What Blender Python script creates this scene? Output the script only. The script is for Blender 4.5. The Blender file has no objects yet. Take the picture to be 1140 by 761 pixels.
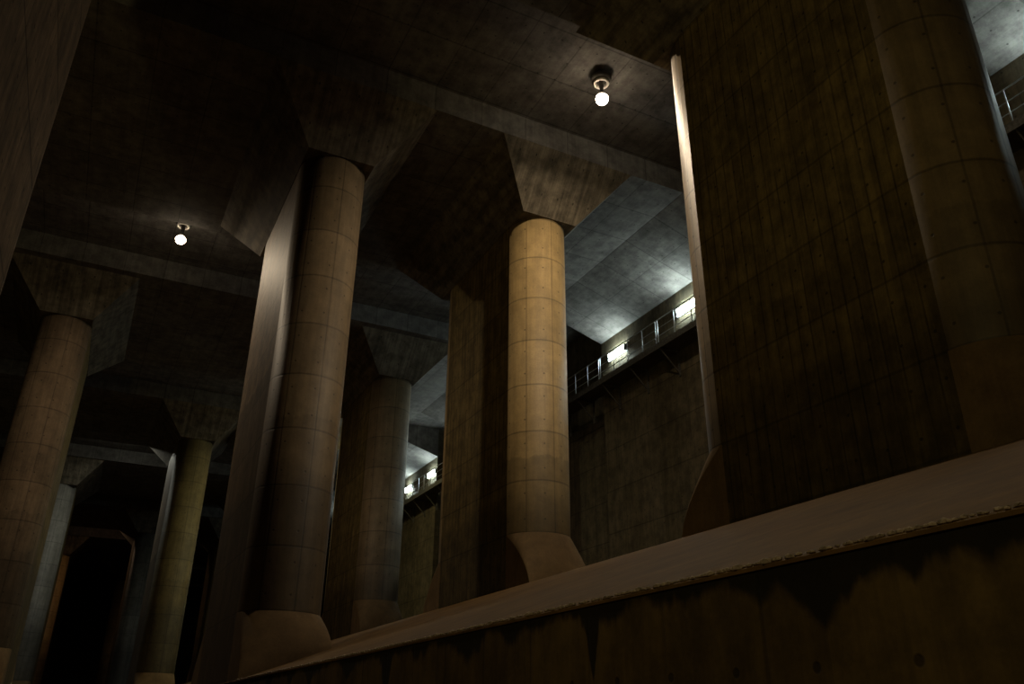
import bpy, bmesh, math, random
from mathutils import Matrix, Vector, noise

random.seed(7)
SC = bpy.context.scene
COL = SC.collection
EYE = 1.6                       # eye height above the channel floor

# ---------------------------------------------------------------- camera, world, exposure
def camera():
    cx, cy = 570.0, 380.5
    zen, far = (587.0, -1577.0), (60.0, 802.0)       # vanishing points of the verticals and of the hall's long axis
    f = math.sqrt(-((zen[0]-cx)*(far[0]-cx) + (zen[1]-cy)*(far[1]-cy)))
    up = Vector((zen[0]-cx, zen[1]-cy, f)).normalized()
    lo = Vector((far[0]-cx, far[1]-cy, f)); lo = (lo - up*lo.dot(up)).normalized()
    wi = lo.cross(up)
    if wi.x < 0: wi = -wi
    M = Matrix((wi, lo, up))                          # camera (right, down, forward) -> world
    R = Matrix((M.col[0], -M.col[1], -M.col[2])).transposed()
    cam = bpy.data.cameras.new('camera')
    cam.sensor_width = 36.0; cam.lens = f/1140*36.0
    cam.clip_end = 400
    o = bpy.data.objects.new('camera', cam); COL.objects.link(o)
    o.matrix_world = Matrix.Translation((0, 0, EYE)) @ R.to_4x4()
    SC.camera = o
camera()

w = bpy.data.worlds.new('world'); SC.world = w; w.use_nodes = True
w.node_tree.nodes['Background'].inputs[0].default_value = (0.9, 0.75, 0.5, 1)
w.node_tree.nodes['Background'].inputs[1].default_value = 0.0006
vs = SC.view_settings
vs.view_transform = 'Standard'; vs.look = 'None'; vs.gamma = 1; vs.use_curve_mapping = False
vs.exposure = 0.0

LAMP_WARM = (1.0, 0.80, 0.56)
LAMP_S = 3600.0
TUBE_C = (0.82, 1.0, 0.98)
TUBE_S = 190.0

def point(name, loc, power, color, r=0.25):
    l = bpy.data.lights.new(name, 'POINT'); l.energy = power; l.color = color; l.shadow_soft_size = r
    o = bpy.data.objects.new(name, l); COL.objects.link(o); o.location = loc
    return o
# added warm fill light, standing in for unseen lamps behind the camera
point('rear_fill_light', (-8.0, -4.0, EYE+9.0), 1150, (1.0, 0.82, 0.37), 0.4)

# ---------------------------------------------------------------- measurements (metres; z given above the eye)
HALF, PERIOD = 5.2, 15.3
PC = [8.8 + PERIOD*k for k in range(-1, 10)]          # centres of the ceiling bands along the hall
Z_SOF, Z_CEIL, Z_CAP = 17.2, 18.1, 15.5
MID, MIDL = 0.69, 0.95                                 # right and left sides mirror about these
CH = 2.67                                             # half width of the channel
CREST = 9.62
WALL, NICHE = 19.4, 20.2
ZL, ZF = 0.816, 3.35                                  # lip of the channel wall, upper floor
L0, L1 = -7.0, 150.0

def ground(x):
    d = x - MID if x > 0.8 else MIDL - x
    if d < CH: return -EYE
    if d < CREST: return ZL + (ZF-ZL)*(d-CH)/(CREST-CH)
    return ZF

# ---------------------------------------------------------------- node helpers
class NT:
    def __init__(s, name):
        s.m = bpy.data.materials.new(name); s.m.use_nodes = True
        s.t = s.m.node_tree; s.t.nodes.clear()
        s.out = s.t.nodes.new('ShaderNodeOutputMaterial')
    def link(s, a, b): s.t.links.new(a, b)
    def put(s, sock, v):
        if isinstance(v, bpy.types.NodeSocket): s.link(v, sock)
        else: sock.default_value = v
    def math(s, op, a, b=0.0, c=0.0, clamp=False):
        n = s.t.nodes.new('ShaderNodeMath'); n.operation = op; n.use_clamp = clamp
        s.put(n.inputs[0], a); s.put(n.inputs[1], b); s.put(n.inputs[2], c)
        return n.outputs[0]
    def xyz(s, x, y, z):
        n = s.t.nodes.new('ShaderNodeCombineXYZ')
        s.put(n.inputs[0], x); s.put(n.inputs[1], y); s.put(n.inputs[2], z); return n.outputs[0]
    def sep(s, v):
        n = s.t.nodes.new('ShaderNodeSeparateXYZ'); s.link(v, n.inputs[0]); return n.outputs
    def noise(s, vec, scale, detail=4.0, rough=0.55):
        n = s.t.nodes.new('ShaderNodeTexNoise')
        s.link(vec, n.inputs['Vector']); n.inputs['Scale'].default_value = scale
        n.inputs['Detail'].default_value = detail; n.inputs['Roughness'].default_value = rough
        return n.outputs['Fac']
    def remap(s, v, a, b, c, d):
        n = s.t.nodes.new('ShaderNodeMapRange'); n.clamp = True; n.interpolation_type = 'SMOOTHSTEP'
        s.put(n.inputs[0], v)
        for i, q in enumerate((a, b, c, d)): s.put(n.inputs[i+1], q)
        return n.outputs[0]
    def mix(s, f, a, b, mode='MIX'):
        n = s.t.nodes.new('ShaderNodeMix'); n.data_type = 'RGBA'; n.blend_type = mode
        s.put(n.inputs[0], f)
        for i, q in ((6, a), (7, b)):
            if isinstance(q, bpy.types.NodeSocket): s.link(q, n.inputs[i])
            else: n.inputs[i].default_value = (*q, 1)
        return n.outputs[2]
    def grey(s, v):
        n = s.t.nodes.new('ShaderNodeCombineColor')
        for i in range(3): s.put(n.inputs[i], v)
        return n.outputs[0]
    def finish(s, color, rough=0.85, height=None, dist=0.01, spec=0.25):
        b = s.t.nodes.new('ShaderNodeBsdfPrincipled')
        s.put(b.inputs['Base Color'], color if isinstance(color, bpy.types.NodeSocket) else (*color, 1))
        s.put(b.inputs['Roughness'], rough); b.inputs['Specular IOR Level'].default_value = spec
        if height is not None:
            n = s.t.nodes.new('ShaderNodeBump'); n.inputs['Strength'].default_value = 0.6
            n.inputs['Distance'].default_value = dist
            s.link(height, n.inputs['Height']); s.link(n.outputs[0], b.inputs['Normal'])
        s.link(b.outputs[0], s.out.inputs[0]); return s.m

def concrete(name, base, alt, axes='UV', boards=None, seam_u=None, seam_v=1.5, off_u=0.0, off_v=0.0,
             board_k=0.35, seam_k=0.55, holes=True, rough=0.86, spec=0.25, blotch=0.45, drips=None, streak=0.3, mark=None, mark_k=0.8):
    """Cast concrete: colour drifts between base and alt, with form-board lines, lift joints, tie holes and streaks."""
    n = NT(name)
    pos = n.t.nodes.new('ShaderNodeNewGeometry').outputs['Position']
    px, py, pz = n.sep(pos)
    if axes == 'UV':
        uv = n.t.nodes.new('ShaderNodeUVMap').outputs[0]
        u, v, _ = n.sep(uv)
    else:
        d = dict(X=px, Y=py, Z=pz); u, v = d[axes[0]], d[axes[1]]
    def line(c, step, off, wid, soft):
        q = n.math('DIVIDE', n.math('SUBTRACT', c, off), step)
        dist = n.math('MULTIPLY', n.math('ABSOLUTE', n.math('SUBTRACT', q, n.math('ROUND', q))), step)
        return n.remap(dist, wid, wid+soft, 1.0, 0.0)
    big = n.noise(pos, 0.35, 5, 0.6)
    mid = n.noise(pos, 2.2, 6, 0.65)
    fine = n.noise(pos, 22.0, 3, 0.6)
    stre = n.noise(n.xyz(n.math('MULTIPLY', u, 3.2), n.math('MULTIPLY', v, 0.22), px), 1.6, 5, 0.7)
    K = 0.62
    base = tuple(K*q for q in base); alt = tuple(K*q for q in alt)
    col = n.mix(n.remap(big, 0.35, 0.65, 0, 1), base, alt)
    shade = n.math('ADD', n.remap(mid, 0.25, 0.75, 1-blotch, 1+blotch*0.5), n.math('MULTIPLY', n.math('SUBTRACT', fine, 0.5), 0.35))
    shade = n.math('MULTIPLY', shade, n.remap(stre, 0.3, 0.72, 1+streak*0.3, 1-streak))
    height = n.math('ADD', n.math('MULTIPLY', mid, 0.6), n.math('MULTIPLY', fine, 0.25))
    fade = n.remap(n.noise(n.xyz(u, v, 3.0), 0.9, 3), 0.3, 0.6, 0.25, 1.0)
    cuts = []
    if boards:
        lin = n.math('MULTIPLY', line(u, boards, off_u, 0.006, 0.02), n.math('MULTIPLY', fade, board_k)); cuts.append(lin)
        cell = n.math('ROUND', n.math('DIVIDE', u, boards))
        wn = n.t.nodes.new('ShaderNodeTexWhiteNoise'); wn.noise_dimensions = '1D'; n.link(cell, wn.inputs['W'])
        shade = n.math('MULTIPLY', shade, n.math('ADD', 0.90, n.math('MULTIPLY', wn.outputs['Value'], 0.2)))
    if seam_u: cuts.append(n.math('MULTIPLY', line(u, seam_u, off_u, 0.008, 0.022), n.math('MULTIPLY', n.math('ADD', n.math('MULTIPLY', fade, 0.5), 0.5), seam_k)))
    if seam_v:
        wob = n.math('ADD', v, n.math('MULTIPLY', n.math('SUBTRACT', n.noise(n.xyz(u, 0.0, 0.0), 1.4, 2), 0.5), 0.04))
        cuts.append(n.math('MULTIPLY', line(wob, seam_v, off_v, 0.009, 0.03), seam_k))
        lift = n.math('FLOOR', n.math('DIVIDE', n.math('SUBTRACT', v, off_v), seam_v))
        wn = n.t.nodes.new('ShaderNodeTexWhiteNoise'); wn.noise_dimensions = '1D'; n.link(lift, wn.inputs['W'])
        shade = n.math('MULTIPLY', shade, n.math('ADD', 0.91, n.math('MULTIPLY', wn.outputs['Value'], 0.18)))
    if holes:
        a, b = 0.6, 0.75
        qa = n.math('DIVIDE', n.math('SUBTRACT', u, off_u+0.25), a); qb = n.math('DIVIDE', n.math('SUBTRACT', v, off_v+0.37), b)
        da = n.math('MULTIPLY', n.math('SUBTRACT', qa, n.math('ROUND', qa)), a)
        db = n.math('MULTIPLY', n.math('SUBTRACT', qb, n.math('ROUND', qb)), b)
        r = n.math('SQRT', n.math('ADD', n.math('MULTIPLY', da, da), n.math('MULTIPLY', db, db)))
        cuts.append(n.math('MULTIPLY', n.remap(r, 0.02, 0.035, 1, 0), 0.6))
    for c in cuts:
        shade = n.math('MULTIPLY', shade, n.math('SUBTRACT', 1.0, c))
        height = n.math('SUBTRACT', height, n.math('MULTIPLY', c, 1.2))
    col = n.mix(1.0, col, n.grey(shade), 'MULTIPLY')
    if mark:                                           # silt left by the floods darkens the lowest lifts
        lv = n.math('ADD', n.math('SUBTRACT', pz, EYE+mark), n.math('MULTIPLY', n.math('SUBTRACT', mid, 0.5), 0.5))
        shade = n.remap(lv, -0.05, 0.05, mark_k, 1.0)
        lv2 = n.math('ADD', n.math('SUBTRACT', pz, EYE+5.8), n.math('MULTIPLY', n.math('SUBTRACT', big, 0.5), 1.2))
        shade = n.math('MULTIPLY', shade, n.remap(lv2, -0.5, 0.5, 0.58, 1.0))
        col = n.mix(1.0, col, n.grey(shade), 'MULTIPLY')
    if drips:                                          # black grime that has run down from the lip of the wall
        zl, spots = drips
        below = n.math('SUBTRACT', zl, pz)
        reach = n.math('ADD', 0.05, n.math('MULTIPLY', n.remap(n.noise(n.xyz(py, 0.0, 1.7), 1.1, 5, 0.6), 0.40, 0.8, 0.0, 1.0), 0.35))
        for (y0, wd, dp) in spots:
            tri = n.math('MULTIPLY', n.math('SUBTRACT', 1.0, n.math('DIVIDE', n.math('ABSOLUTE', n.math('SUBTRACT', py, y0)), wd), clamp=True), dp)
            reach = n.math('MAXIMUM', reach, tri)
        reach = n.math('ADD', reach, n.math('MULTIPLY', n.math('SUBTRACT', n.noise(pos, 7.0, 4), 0.5), 0.12))
        col = n.mix(n.remap(n.math('SUBTRACT', below, reach), -0.05, 0.04, 0.93, 0.0), col, (0.006, 0.005, 0.003))
    return n.finish(col, rough, height, 0.012 if rough > 0.7 else 0.006, spec)

def plain(name, col, rough=0.6, metal=0.0, vary=0.25, scale=14):
    n = NT(name)
    pos = n.t.nodes.new('ShaderNodeNewGeometry').outputs['Position']
    k = n.remap(n.noise(pos, scale, 4), 0.3, 0.7, 1-vary, 1+vary*0.4)
    m = n.finish(n.mix(1.0, col, n.grey(k), 'MULTIPLY'), rough)
    m.node_tree.nodes['Principled BSDF'].inputs['Metallic'].default_value = metal
    return m

def glow(name, col, s):
    n = NT(name)
    e = n.t.nodes.new('ShaderNodeEmission'); e.inputs[0].default_value = (*col, 1); e.inputs[1].default_value = s
    n.link(e.outputs[0], n.out.inputs[0]); return n.m

MAT = dict(
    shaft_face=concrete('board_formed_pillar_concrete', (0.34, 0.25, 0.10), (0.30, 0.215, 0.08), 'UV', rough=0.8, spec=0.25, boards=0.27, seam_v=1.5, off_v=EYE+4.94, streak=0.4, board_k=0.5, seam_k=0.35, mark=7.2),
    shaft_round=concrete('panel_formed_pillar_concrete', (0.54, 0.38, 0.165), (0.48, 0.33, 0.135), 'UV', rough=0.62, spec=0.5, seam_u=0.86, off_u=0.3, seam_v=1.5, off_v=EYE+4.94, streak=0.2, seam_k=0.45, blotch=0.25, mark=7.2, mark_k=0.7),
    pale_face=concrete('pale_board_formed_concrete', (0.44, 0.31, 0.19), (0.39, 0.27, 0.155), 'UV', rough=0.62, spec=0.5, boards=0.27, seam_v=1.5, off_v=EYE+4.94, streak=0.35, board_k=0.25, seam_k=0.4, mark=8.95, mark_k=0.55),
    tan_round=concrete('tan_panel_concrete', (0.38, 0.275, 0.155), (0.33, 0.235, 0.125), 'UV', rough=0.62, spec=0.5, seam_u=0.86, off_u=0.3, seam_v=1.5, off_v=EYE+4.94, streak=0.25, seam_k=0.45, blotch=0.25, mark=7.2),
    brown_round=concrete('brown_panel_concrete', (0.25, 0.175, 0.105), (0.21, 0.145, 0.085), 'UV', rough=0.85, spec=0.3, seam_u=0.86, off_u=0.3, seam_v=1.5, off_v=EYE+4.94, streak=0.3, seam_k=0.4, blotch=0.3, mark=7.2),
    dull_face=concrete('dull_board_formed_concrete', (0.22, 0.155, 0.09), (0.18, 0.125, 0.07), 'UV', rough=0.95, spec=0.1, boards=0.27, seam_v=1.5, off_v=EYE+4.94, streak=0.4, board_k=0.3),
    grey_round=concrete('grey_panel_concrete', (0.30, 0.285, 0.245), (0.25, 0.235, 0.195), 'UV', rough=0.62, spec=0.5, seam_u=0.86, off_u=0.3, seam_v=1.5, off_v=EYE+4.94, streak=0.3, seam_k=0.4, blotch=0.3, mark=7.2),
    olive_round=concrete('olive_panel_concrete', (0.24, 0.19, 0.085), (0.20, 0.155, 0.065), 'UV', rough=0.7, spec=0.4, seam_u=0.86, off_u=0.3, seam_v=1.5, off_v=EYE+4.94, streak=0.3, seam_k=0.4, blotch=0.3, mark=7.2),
    capital=concrete('capital_concrete', (0.30, 0.255, 0.185), (0.24, 0.205, 0.15), 'XY', seam_u=None, seam_v=None, streak=0.5, blotch=0.55),
    foot=concrete('pillar_foot_concrete', (0.26, 0.172, 0.085), (0.225, 0.145, 0.068), 'YZ', seam_v=None, holes=False, blotch=0.25, streak=0.15),
    ceiling=concrete('ceiling_concrete', (0.275, 0.26, 0.24), (0.22, 0.205, 0.19), 'XY', seam_u=1.58, seam_v=1.85, off_u=16.25, off_v=18.8, seam_k=0.4, streak=0.2),
    wall=concrete('wall_concrete', (0.20, 0.165, 0.105), (0.15, 0.12, 0.07), 'YZ', boards=0.9, seam_v=1.8, off_v=EYE+12.7, board_k=0.4, seam_k=0.4),
    sill=concrete('sill_concrete', (0.245, 0.138, 0.042), (0.20, 0.108, 0.031), 'YX', seam_u=7.65, seam_v=None, holes=False, blotch=0.3, streak=0.2),
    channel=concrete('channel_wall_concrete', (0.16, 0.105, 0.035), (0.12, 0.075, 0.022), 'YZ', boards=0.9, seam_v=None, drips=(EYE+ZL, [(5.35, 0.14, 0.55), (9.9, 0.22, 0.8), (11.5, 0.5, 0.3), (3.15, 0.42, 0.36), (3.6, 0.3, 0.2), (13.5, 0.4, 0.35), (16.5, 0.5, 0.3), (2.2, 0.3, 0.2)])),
    crust=plain('dried_mud', (0.33, 0.26, 0.20), 0.95, 0, 0.5, 30),
    floor=plain('floor_concrete', (0.20, 0.15, 0.09), 0.8, 0, 0.3, 1.5),
    steel=plain('galvanised_steel', (0.30, 0.31, 0.31), 0.45, 0.6, 0.2),
    dark_steel=plain('weathered_steel', (0.10, 0.095, 0.085), 0.7, 0.3, 0.4),
    housing=plain('dark_lamp_housing', (0.07, 0.065, 0.06), 0.5, 0.2, 0.2),
    ring=plain('pale_enamel', (0.75, 0.70, 0.66), 0.4, 0, 0.1),
    tube=glow('fluorescent_tube_light', TUBE_C, TUBE_S),
    white=plain('lamp_tray_enamel', (0.10, 0.10, 0.10), 0.4, 0, 0.1),
)

# ---------------------------------------------------------------- mesh helpers
def obj(name, bm, mats, parent=None, smooth=False, kind=None):
    bmesh.ops.recalc_face_normals(bm, faces=bm.faces)
    me = bpy.data.meshes.new(name)
    bm.to_mesh(me); bm.free()
    for m in (mats if isinstance(mats, (list, tuple)) else [mats]): me.materials.append(m)
    if smooth: me.shade_smooth()
    o = bpy.data.objects.new(name, me); COL.objects.link(o)
    if parent: o.parent = parent
    if kind: o['kind'] = kind
    return o
def thing(name, label, cat, loc, group=None):
    o = bpy.data.objects.new(name, None); COL.objects.link(o)
    o.empty_display_size = 0.3
    o.location = loc; o['label'] = label; o['category'] = cat; o['kind'] = 'thing'
    if group: o['group'] = group
    return o
def box(bm, x0, x1, y0, y1, z0, z1):
    v = [bm.verts.new((x, y, z)) for z in (z0, z1) for y in (y0, y1) for x in (x0, x1)]
    for f in ((0, 1, 3, 2), (4, 6, 7, 5), (0, 4, 5, 1), (2, 3, 7, 6), (0, 2, 6, 4), (1, 5, 7, 3)):
        bm.faces.new([v[i] for i in f])
def prism_y(bm, poly, y0, y1):                         # polygon in x-z, extruded along y
    a = [bm.verts.new((x, y0, z)) for x, z in poly]; b = [bm.verts.new((x, y1, z)) for x, z in poly]
    n = len(poly)
    bm.faces.new(a); bm.faces.new(b[::-1])
    for i in range(n): bm.faces.new((a[i], b[i], b[(i+1) % n], a[(i+1) % n]))
def tube(bm, p, q, r, seg=8):
    p, q = Vector(p), Vector(q); d = (q-p).normalized()
    a = d.orthogonal().normalized(); b = d.cross(a)
    rings = [[bm.verts.new(c + a*r*math.cos(t) + b*r*math.sin(t)) for t in [2*math.pi*i/seg for i in range(seg)]] for c in (p, q)]
    for i in range(seg):
        j = (i+1) % seg; bm.faces.new((rings[0][i], rings[0][j], rings[1][j], rings[1][i]))
    bm.faces.new(rings[0]); bm.faces.new(rings[1])
def lathe(bm, prof, seg=32, skip=None):                # profile of (r, z); skip(angle, ring) leaves an opening
    rings = []
    for r, z in prof:
        rings.append([bm.verts.new((r*math.cos(2*math.pi*i/seg), r*math.sin(2*math.pi*i/seg), z)) for i in range(seg)] if r > 1e-5 else [bm.verts.new((0, 0, z))])
    for k in range(len(rings)-1):
        A, B = rings[k], rings[k+1]
        for i in range(seg):
            j = (i+1) % seg
            if skip and skip(2*math.pi*(i+.5)/seg, k): continue
            if len(A) == 1 and len(B) == 1: continue
            if len(A) == 1: bm.faces.new((A[0], B[j], B[i]))
            elif len(B) == 1: bm.faces.new((A[i], A[j], B[0]))
            else: bm.faces.new((A[i], A[j], B[j], B[i]))
def E(z): return z + EYE

# ---------------------------------------------------------------- the hall
XL, XR = 2*MID-WALL, WALL                              # faces of the side walls
bands = [(c-HALF, c+HALF) for c in PC]

bm = bmesh.new()
box(bm, 2*MID-NICHE, NICHE, L0, L1, E(Z_CEIL), E(Z_CEIL)+0.6)
obj('ceiling', bm, MAT['ceiling'], kind='structure')
for a, b in bands:                                     # deep flat bands across the hall that the pillars carry
    if b < L0: continue
    bm = bmesh.new()
    hz = 16.2
    poly = [(16.25, E(Z_SOF)), (XR, E(hz)), (XR, E(Z_CEIL)), (XL, E(Z_CEIL)), (XL, E(hz)), (2*MID-16.25, E(Z_SOF))]
    prism_y(bm, poly, max(a, L0), b)
    obj('ceiling_beam', bm, MAT['ceiling'], kind='structure')

def side_wall(name, face, niche, back):
    bm = bmesh.new()
    pts = []
    for a, b in bands:
        if b < L0 or a > L1: continue
        a = max(a, L0); b = min(b, L1)
        pts += [(niche, a), (face, a), (face, b), (niche, b)]
    pts = [(back, pts[0][1])] + pts + [(niche, L1), (back, L1)]
    lo = [bm.verts.new((x, y, E(ZF)-0.6)) for x, y in pts]; hi = [bm.verts.new((x, y, E(Z_CEIL)+0.6)) for x, y in pts]
    n = len(pts)
    for i in range(n): bm.faces.new((lo[i], lo[(i+1) % n], hi[(i+1) % n], hi[i]))
    return obj(name, bm, MAT['wall'], kind='structure')
side_wall('wall_right', XR, NICHE, NICHE+1.0)
side_wall('wall_left', XL, 2*MID-NICHE, 2*MID-NICHE-1.0)
bm = bmesh.new(); box(bm, 2*MID-NICHE-1, NICHE+1, L1, L1+0.5, -0.5, E(Z_CEIL)+0.6)
obj('wall_back', bm, MAT['wall'], kind='structure')

bm = bmesh.new(); box(bm, MID-CH-0.3, MID+CH+0.3, L0, L1, -0.3, 0.0)
obj('floor', bm, MAT['floor'], kind='structure')
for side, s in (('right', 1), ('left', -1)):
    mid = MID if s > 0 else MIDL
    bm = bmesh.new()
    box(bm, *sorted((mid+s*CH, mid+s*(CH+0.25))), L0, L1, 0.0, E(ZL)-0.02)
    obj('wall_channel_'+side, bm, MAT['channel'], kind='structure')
    bm = bmesh.new()                                   # sloping sill that rises to the upper floor
    prism_y(bm, [(mid+s*(CH-0.012), E(ZL)-0.02), (mid+s*(CH-0.015), E(ZL)+0.0), (mid+s*(CH+0.03), E(ZL)+0.022), (mid+s*(CREST-0.25), E(ZF)-0.075), (mid+s*CREST, E(ZF)-0.02), (mid+s*(CREST+0.3), E(ZF)),
                 (MID+s*(NICHE-MID), E(ZF)), (MID+s*(NICHE-MID), E(ZL)-0.02)], L0, L1)
    obj('floor_'+side, bm, MAT['sill'], kind='structure')

# dried mud crumbling along the lip
bm = bmesh.new()
rnd = random.Random(3)
y = 0.8
while y < 20.0:
    r = rnd.uniform(0.008, 0.022) * (1.0 if rnd.random() < 0.8 else 1.5)
    x = MID+CH-0.015 + rnd.uniform(0.012, 0.05)
    c = Vector((x, y, E(ZL)+0.016+max(0, x-MID-CH)*0.36))
    res = bmesh.ops.create_icosphere(bm, subdivisions=1, radius=r)
    for v in res['verts']:
        v.co = Vector((v.co.x*rnd.uniform(.8, 1.2), v.co.y*rnd.uniform(.9, 1.8), v.co.z*rnd.uniform(.6, .9))) + c
    y += rnd.uniform(0.012, 0.045)
o = obj('mud_crust', bm, MAT['crust'])
o['kind'] = 'stuff'; o['label'] = 'crumbly pale mud crust along the lip of the low channel wall'; o['category'] = 'mud'

# ---------------------------------------------------------------- pillars
PW, PL = 1.0, 3.5                                     # half width, half length
FLAT = PL-PW
def stadium(n=20):
    p = []
    for i in range(n+1):
        t = math.pi*i/n; p.append((PW*math.cos(t), FLAT+PW*math.sin(t)))
    for i in range(n+1):
        t = math.pi + math.pi*i/n; p.append((PW*math.cos(t), -FLAT+PW*math.sin(t)))
    return p
def pillar(cx, cy, ztop_foot, label, mats, group='concrete pillars of the hall'):
    zb = E(ground(cx))
    root = thing('concrete_pillar', label, 'pillar', (cx, cy, zb), group)
    # shaft
    bm = bmesh.new(); uvl = bm.loops.layers.uv.new('UVMap')
    pts = stadium(); n = len(pts)
    bot = [bm.verts.new((x, y, E(ground(cx+x))-zb-0.01)) for x, y in pts]
    top = [bm.verts.new((x, y, E(Z_CAP)-zb)) for x, y in pts]
    us = [0.0]
    for i in range(n): us.append(us[-1] + math.dist(pts[i], pts[(i+1) % n]))
    for i in range(n):
        j = (i+1) % n
        f = bm.faces.new((bot[i], bot[j], top[j], top[i]))
        flat = abs(pts[i][0]-pts[j][0]) < 1e-6 and abs(pts[i][1]-pts[j][1]) > 1
        f.material_index = 0 if flat else 1; f.smooth = not flat
        for l, (u, v) in zip(f.loops, ((us[i], bot[i]), (us[i+1], bot[j]), (us[i+1], top[j]), (us[i], top[i]))):
            l[uvl].uv = (u + 0.37*cx, v.co.z+zb - (ztop_foot-4.94))
    bm.faces.new(top)
    obj('shaft', bm, [MAT[m] for m in mats], root)
    # capital
    bm = bmesh.new()
    lv = []
    for hx, hy, z in ((1.02, 3.55, Z_CAP), (1.03, 3.57, Z_CAP+0.03), (2.45, 4.95, Z_SOF-0.004)):
        lv.append([bm.verts.new((sx*hx, sy*hy, E(z)-zb)) for sx, sy in ((-1, -1), (1, -1), (1, 1), (-1, 1))])
    bm.faces.new(lv[0])
    for k in range(2):
        for i in range(4):
            j = (i+1) % 4; bm.faces.new((lv[k][i], lv[k][j], lv[k+1][j], lv[k+1][i]))
    obj('capital', bm, MAT['capital'], root)
    # flared foot at either end: from the half round of the shaft out to a square toe
    for s in (-1, 1):
        bm = bmesh.new()
        N, T, OUT = 20, 12, 1.42
        grid = []
        for k in range(T+1):
            t = k/T; b = 1-(1-t)**1.7
            row = []
            for i in range(N+1):
                th = math.pi*i/N
                ax, ay = math.cos(th), math.sin(th)
                x = ax*PW*1.002
                y = (1-b)*ay*PW + b*OUT + 0.004*(1-b)
                zg = ground(cx+x)
                z = ztop_foot + (zg-ztop_foot)*t - (0.01 if k == T else 0)
                row.append(bm.verts.new((x, s*(FLAT+y), E(z)-zb)))
            grid.append(row)
        for k in range(T):
            for i in range(N):
                f = bm.faces.new((grid[k][i], grid[k][i+1], grid[k+1][i+1], grid[k+1][i])); f.smooth = True
        for i in (0, N):                               # flat cheeks flush with the sides
            xs = grid[0][i].co.x
            side = [bm.verts.new((xs, s*(FLAT-0.02), grid[k][i].co.z)) for k in range(T+1)]
            cor = [bm.verts.new(grid[k][i].co) for k in range(T+1)]
            for k in range(T):
                bm.faces.new((side[k], cor[k], cor[k+1], side[k+1]))
        obj('flared_foot', bm, MAT['foot'], root)
    return root

R0, R1, R2 = -2.9, 4.40, 11.48
FT2, FT1 = 4.95, 2.38                                  # tops of the flared feet
YP = [9.29, 23.85, 39.6, 54.4] + [8.7+PERIOD*k for k in range(4, 9)]
pillars = [
    (R2, 0, FT2, 'huge dim brown pillar filling the right side, its far edge lit pale'),
    (R2, 1, FT2, 'pillar with a bright ochre rounded end and flared foot, middle of the hall'),
    (R1, 1, FT1, 'large brown pillar on the lip of the channel wall, its left face lit'),
    (R2, 2, FT2, 'grey-edged pillar seen in the gap between the large brown pillar and the ochre one'),
    (R0, 0, FT1, 'dark nearby pillar cut off by the upper left edge, nothing in front of it'),
    (R0, 2, FT1, 'pillar with a softly lit brown rounded end, partly behind the dark one at upper left'),
    (R1, 3, FT1, 'slim olive pillar right of the dark far passage, white light down its left side'),
    (R0, 4, FT1, 'pale grey lit pillar just left of the dark far passage'),
    (R1, 5, FT1, 'thin grey-brown pillar touching the right edge of the dark far passage'),
    (R0, 6, FT1, 'faint reddish sliver of pillar on the left edge of the dark far passage'),
    (R1, 7, FT1, 'farthest dim pillar on the right edge of the dark passage, a reddish line'),
    (R2, 3, FT2, 'dim pillar standing behind the grey-edged pillar, mostly hidden'),
    (R2, 4, FT2, 'dark pillar in the narrow gap right of the slim olive pillar'),
    (R2, 5, FT2, 'second dark pillar deeper in the narrow gap right of the slim olive pillar'),
]
for x, k, ft, lab in pillars: pillar({(R0, 0): -2.78, (R2, 1): 11.6, (R2, 2): 11.85}.get((x, k), x), YP[k], ft, lab, ('pale_face', 'tan_round') if (x, k) == (R1, 1) else ('shaft_face', 'tan_round') if (x, k) == (R2, 0) else ('pale_face', 'olive_round') if (x, k) == (R1, 3) else ('dull_face' if (x, k) == (R0, 0) else 'shaft_face', 'dull_face' if (x, k) == (R0, 0) else 'brown_round' if x == R0 and k < 3 else 'grey_round' if (x, k) in ((R0, 4), (R1, 5)) else 'tan_round' if (x, k) in ((R2, 2), (R2, 3)) else 'shaft_round'))

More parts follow.
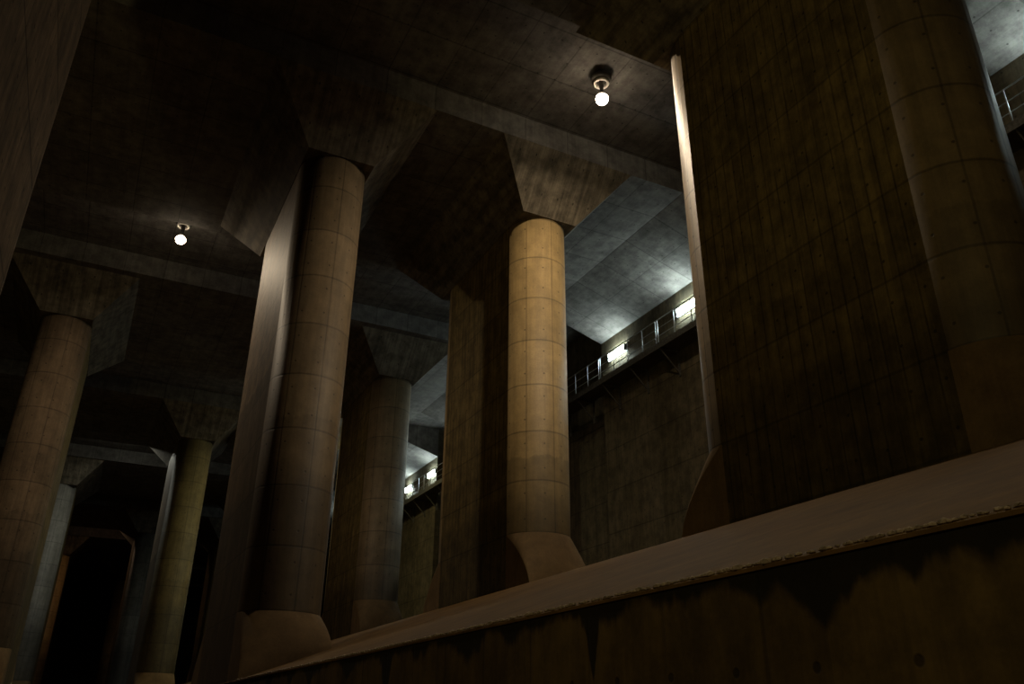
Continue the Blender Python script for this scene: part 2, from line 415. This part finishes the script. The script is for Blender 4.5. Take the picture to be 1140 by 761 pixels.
# ---------------------------------------------------------------- hanging lamps
def lamp_parts(root, drop, mats, tilt):
    """root sits on the ceiling; the bulb hangs `drop` below it."""
    q = min(1.0, (drop-0.05)/0.98)                      # short hangers squeeze the fitting against the slab
    h = lambda o: -drop + o*q
    bm = bmesh.new()
    lathe(bm, [(0, 0), (0.11, 0), (0.11, -0.03), (0.05, -0.05), (0, -0.05)], 20)
    tube(bm, (0, 0, -0.03), (0, 0, h(0.95)), 0.018)
    for s in (-1, 1): tube(bm, (0.10*s, 0.05, 0), (0.22*s, 0.02, h(0.86)), 0.012)
    obj('hanger', bm, MAT['dark_steel'], root, True)
    bm = bmesh.new()                                    # domed housing
    z = -drop
    lathe(bm, [(0, h(0.98)), (0.10, h(0.97)), (0.20, h(0.94)), (0.28, h(0.88)), (0.31, h(0.80)), (0.31, h(0.74)), (0.27, h(0.70)), (0.20, h(0.68)), (0.13, h(0.70)), (0.0, h(0.72))], 36)
    obj('housing', bm, MAT['housing'], root, True)
    bm = bmesh.new()                                    # pale ring under the housing
    lathe(bm, [(0.17, h(0.70)), (0.23, h(0.67)), (0.24, h(0.60)), (0.22, h(0.57)), (0.18, h(0.58)), (0.16, h(0.63)), (0.17, h(0.70))], 32)
    obj('ring', bm, MAT['ring'], root, True)
    bm = bmesh.new()
    lathe(bm, [(0, h(0.72)), (0.07, h(0.70)), (0.075, h(0.48)), (0.06, h(0.44)), (0.06, h(0.30)), (0.05, h(0.2)), (0.03, h(0.15))], 20)
    obj('socket', bm, MAT['housing'], root, True)
    bm = bmesh.new()
    prof = [(0.19*math.sin(math.pi*i/14), 0.19*math.cos(math.pi*i/14)) for i in range(11)]
    prof += [(0.128, -0.150), (0.12, -0.150), (0.116, -0.136), (0, -0.135)]
    lathe(bm, prof, 20)
    for f in bm.faces:
        f.smooth = True; c = f.calc_center_median(); hh = c.z
        f.material_index = 0 if abs(hh+0.1353) < 0.0015 and math.hypot(c.x, c.y) < 0.114 else 2 if math.hypot(c.x, c.y) < 0.126 and hh < -0.1 else 1 if hh < 0.03 else 3 if hh < 0.13 and abs(c.x) > abs(c.y)*2.2 else 2
    o = obj('bulb', bm, mats, root); o.location = (0, 0, z); o.rotation_euler = (tilt, 0, 0)
    bm = bmesh.new()                                    # looped supply cable
    prev = None
    for i in range(13):
        t = i/12; p = Vector((0.05+0.30*t, 0.02+0.14*math.sin(math.pi*t), (h(0.92))*(1-t) - 0.10*math.sin(math.pi*t)))
        if prev: tube(bm, prev, p, 0.014, 6)
        prev = p
    obj('cable', bm, MAT['dark_steel'], root, True)
def lamp(x, y, drop, label, color=LAMP_WARM, k=1.2, side=0.012, tilt=0.0):
    root = thing('ceiling_lamp', label, 'lamp', (x, y, E(Z_CEIL)), 'bare-bulb lamps hung from the ceiling')
    lamp_parts(root, drop, [glow('bulb_light', color, LAMP_S*k), glow('bulb_side_light', color, LAMP_S*k*side), glow('bulb_crown_light', color, 3.5), glow('bulb_flank_light', color, LAMP_S*k*side*4)], tilt)
    return root
lamp(11.03, 16.05, 1.0, 'dark-capped hanging lamp with glowing bulb, beside the top of the huge right pillar')
lamp(0.70, 30.1, 1.15, 'small hanging lamp with glowing bulb, over the channel left of the large brown pillar', LAMP_WARM, 0.85, 0.012)
lamp(12.1, 46.9, 1.0, 'hanging lamp in the bay behind the large brown pillar', (1.0, 0.88, 0.46), 1.1, 0.008)
lamp(0.69, 61.0, 0.38, 'hanging lamp tucked above the beam over the dark far passage', (0.95, 0.96, 0.82), 0.6, 0.02)
lamp(0.69, 91.6, 0.38, 'farthest hanging lamp, giving a reddish glow over the dark passage', (1.0, 0.62, 0.36), 0.2, 0.02)

# ---------------------------------------------------------------- catwalk along the right wall
CW0, CW1, CE, CZ = 0.2, 74.0, 18.4, E(13.66)
cat = thing('catwalk', 'steel catwalk with railings running high along the right wall', 'catwalk', (WALL, 24.0, CZ))
def cobj(name, bm, m, smooth=False):
    bmesh.ops.translate(bm, verts=bm.verts, vec=(-WALL, -24.0, -CZ)); return obj(name, bm, m, cat, smooth)
bm = bmesh.new(); box(bm, CE, WALL, CW0, CW1, CZ-0.05, CZ); cobj('deck', bm, MAT['dark_steel'])
bm = bmesh.new(); box(bm, CE-0.02, CE+0.04, CW0, CW1, CZ-0.16, CZ+0.10); cobj('edge_beam', bm, MAT['dark_steel'])
for nm, dz, r in (('top_rail', 1.10, 0.022), ('middle_rail', 0.72, 0.014), ('lower_rail', 0.38, 0.014)):
    bm = bmesh.new(); tube(bm, (CE+0.02, CW0, CZ+dz), (CE+0.02, CW1, CZ+dz), r); cobj(nm, bm, MAT['steel'], True)
y = 0.4; i = 0
while y < CW1:
    bm = bmesh.new(); tube(bm, (CE+0.02, y, CZ-0.02), (CE+0.02, y, CZ+1.10), 0.022)
    if i % 4 == 2: tube(bm, (CE+0.02, y+0.14, CZ-0.02), (CE+0.02, y+0.14, CZ+1.10), 0.022)
    cobj('railing_post', bm, MAT['steel'], True)
    if i % 2 == 0:
        bm = bmesh.new()
        box(bm, CE, WALL-0.005, y-0.04, y+0.04, CZ-0.14, CZ-0.05)
        box(bm, WALL-0.07, WALL-0.005, y-0.04, y+0.04, CZ-1.15, CZ-0.05)
        tube(bm, (CE+0.06, y, CZ-0.12), (WALL-0.05, y, CZ-1.0), 0.035, 4)
        cobj('bracket', bm, MAT['dark_steel'])
    y += 1.06; i += 1

# ---------------------------------------------------------------- strip lights on the right wall
def strip_light(y, label):
    root = thing('strip_light', label, 'light', (WALL, y, E(15.2)), 'fluorescent strip lights along the catwalk')
    bm = bmesh.new()
    prism_y(bm, [(-0.004, -0.19), (-0.004, 0.19), (-0.05, 0.19), (-0.07, 0.06), (-0.07, -0.06), (-0.05, -0.19)], -0.72, 0.72)
    obj('tray', bm, MAT['white'], root)
    for dz in (0.09, -0.17):
        bm = bmesh.new(); tube(bm, (-0.115, -0.64, dz), (-0.115, 0.64, dz), 0.042 if dz > 0 else 0.015, 10); obj('tube', bm, MAT['tube'], root, True)
    for s in (-1, 1):
        bm = bmesh.new(); box(bm, -0.16, -0.05, s*0.66-0.025, s*0.66+0.025, -0.16, 0.16); obj('end_cap', bm, MAT['white'], root)
    return root
for y, lab in ((7.6, 'strip light high on the wall beyond the right edge of the huge pillar'),
               (22.85, 'bright strip light over the catwalk touching the edge of the huge right pillar'),
               (27.9, 'bright strip light over the catwalk midway between the huge and the ochre pillars'),
               (38.2, 'strip light over the catwalk behind the ochre pillar'),
               (43.2, 'strip light over the catwalk farther behind the ochre pillar'),
               (50.2, 'far strip light on the wall touching the left edge of the ochre pillar'),
               (54.6, 'far strip light on the wall touching the right edge of the grey-edged pillar'),
               (69.0, 'strip light deep in the hall behind the grey-edged pillar')):
    strip_light(y, lab)
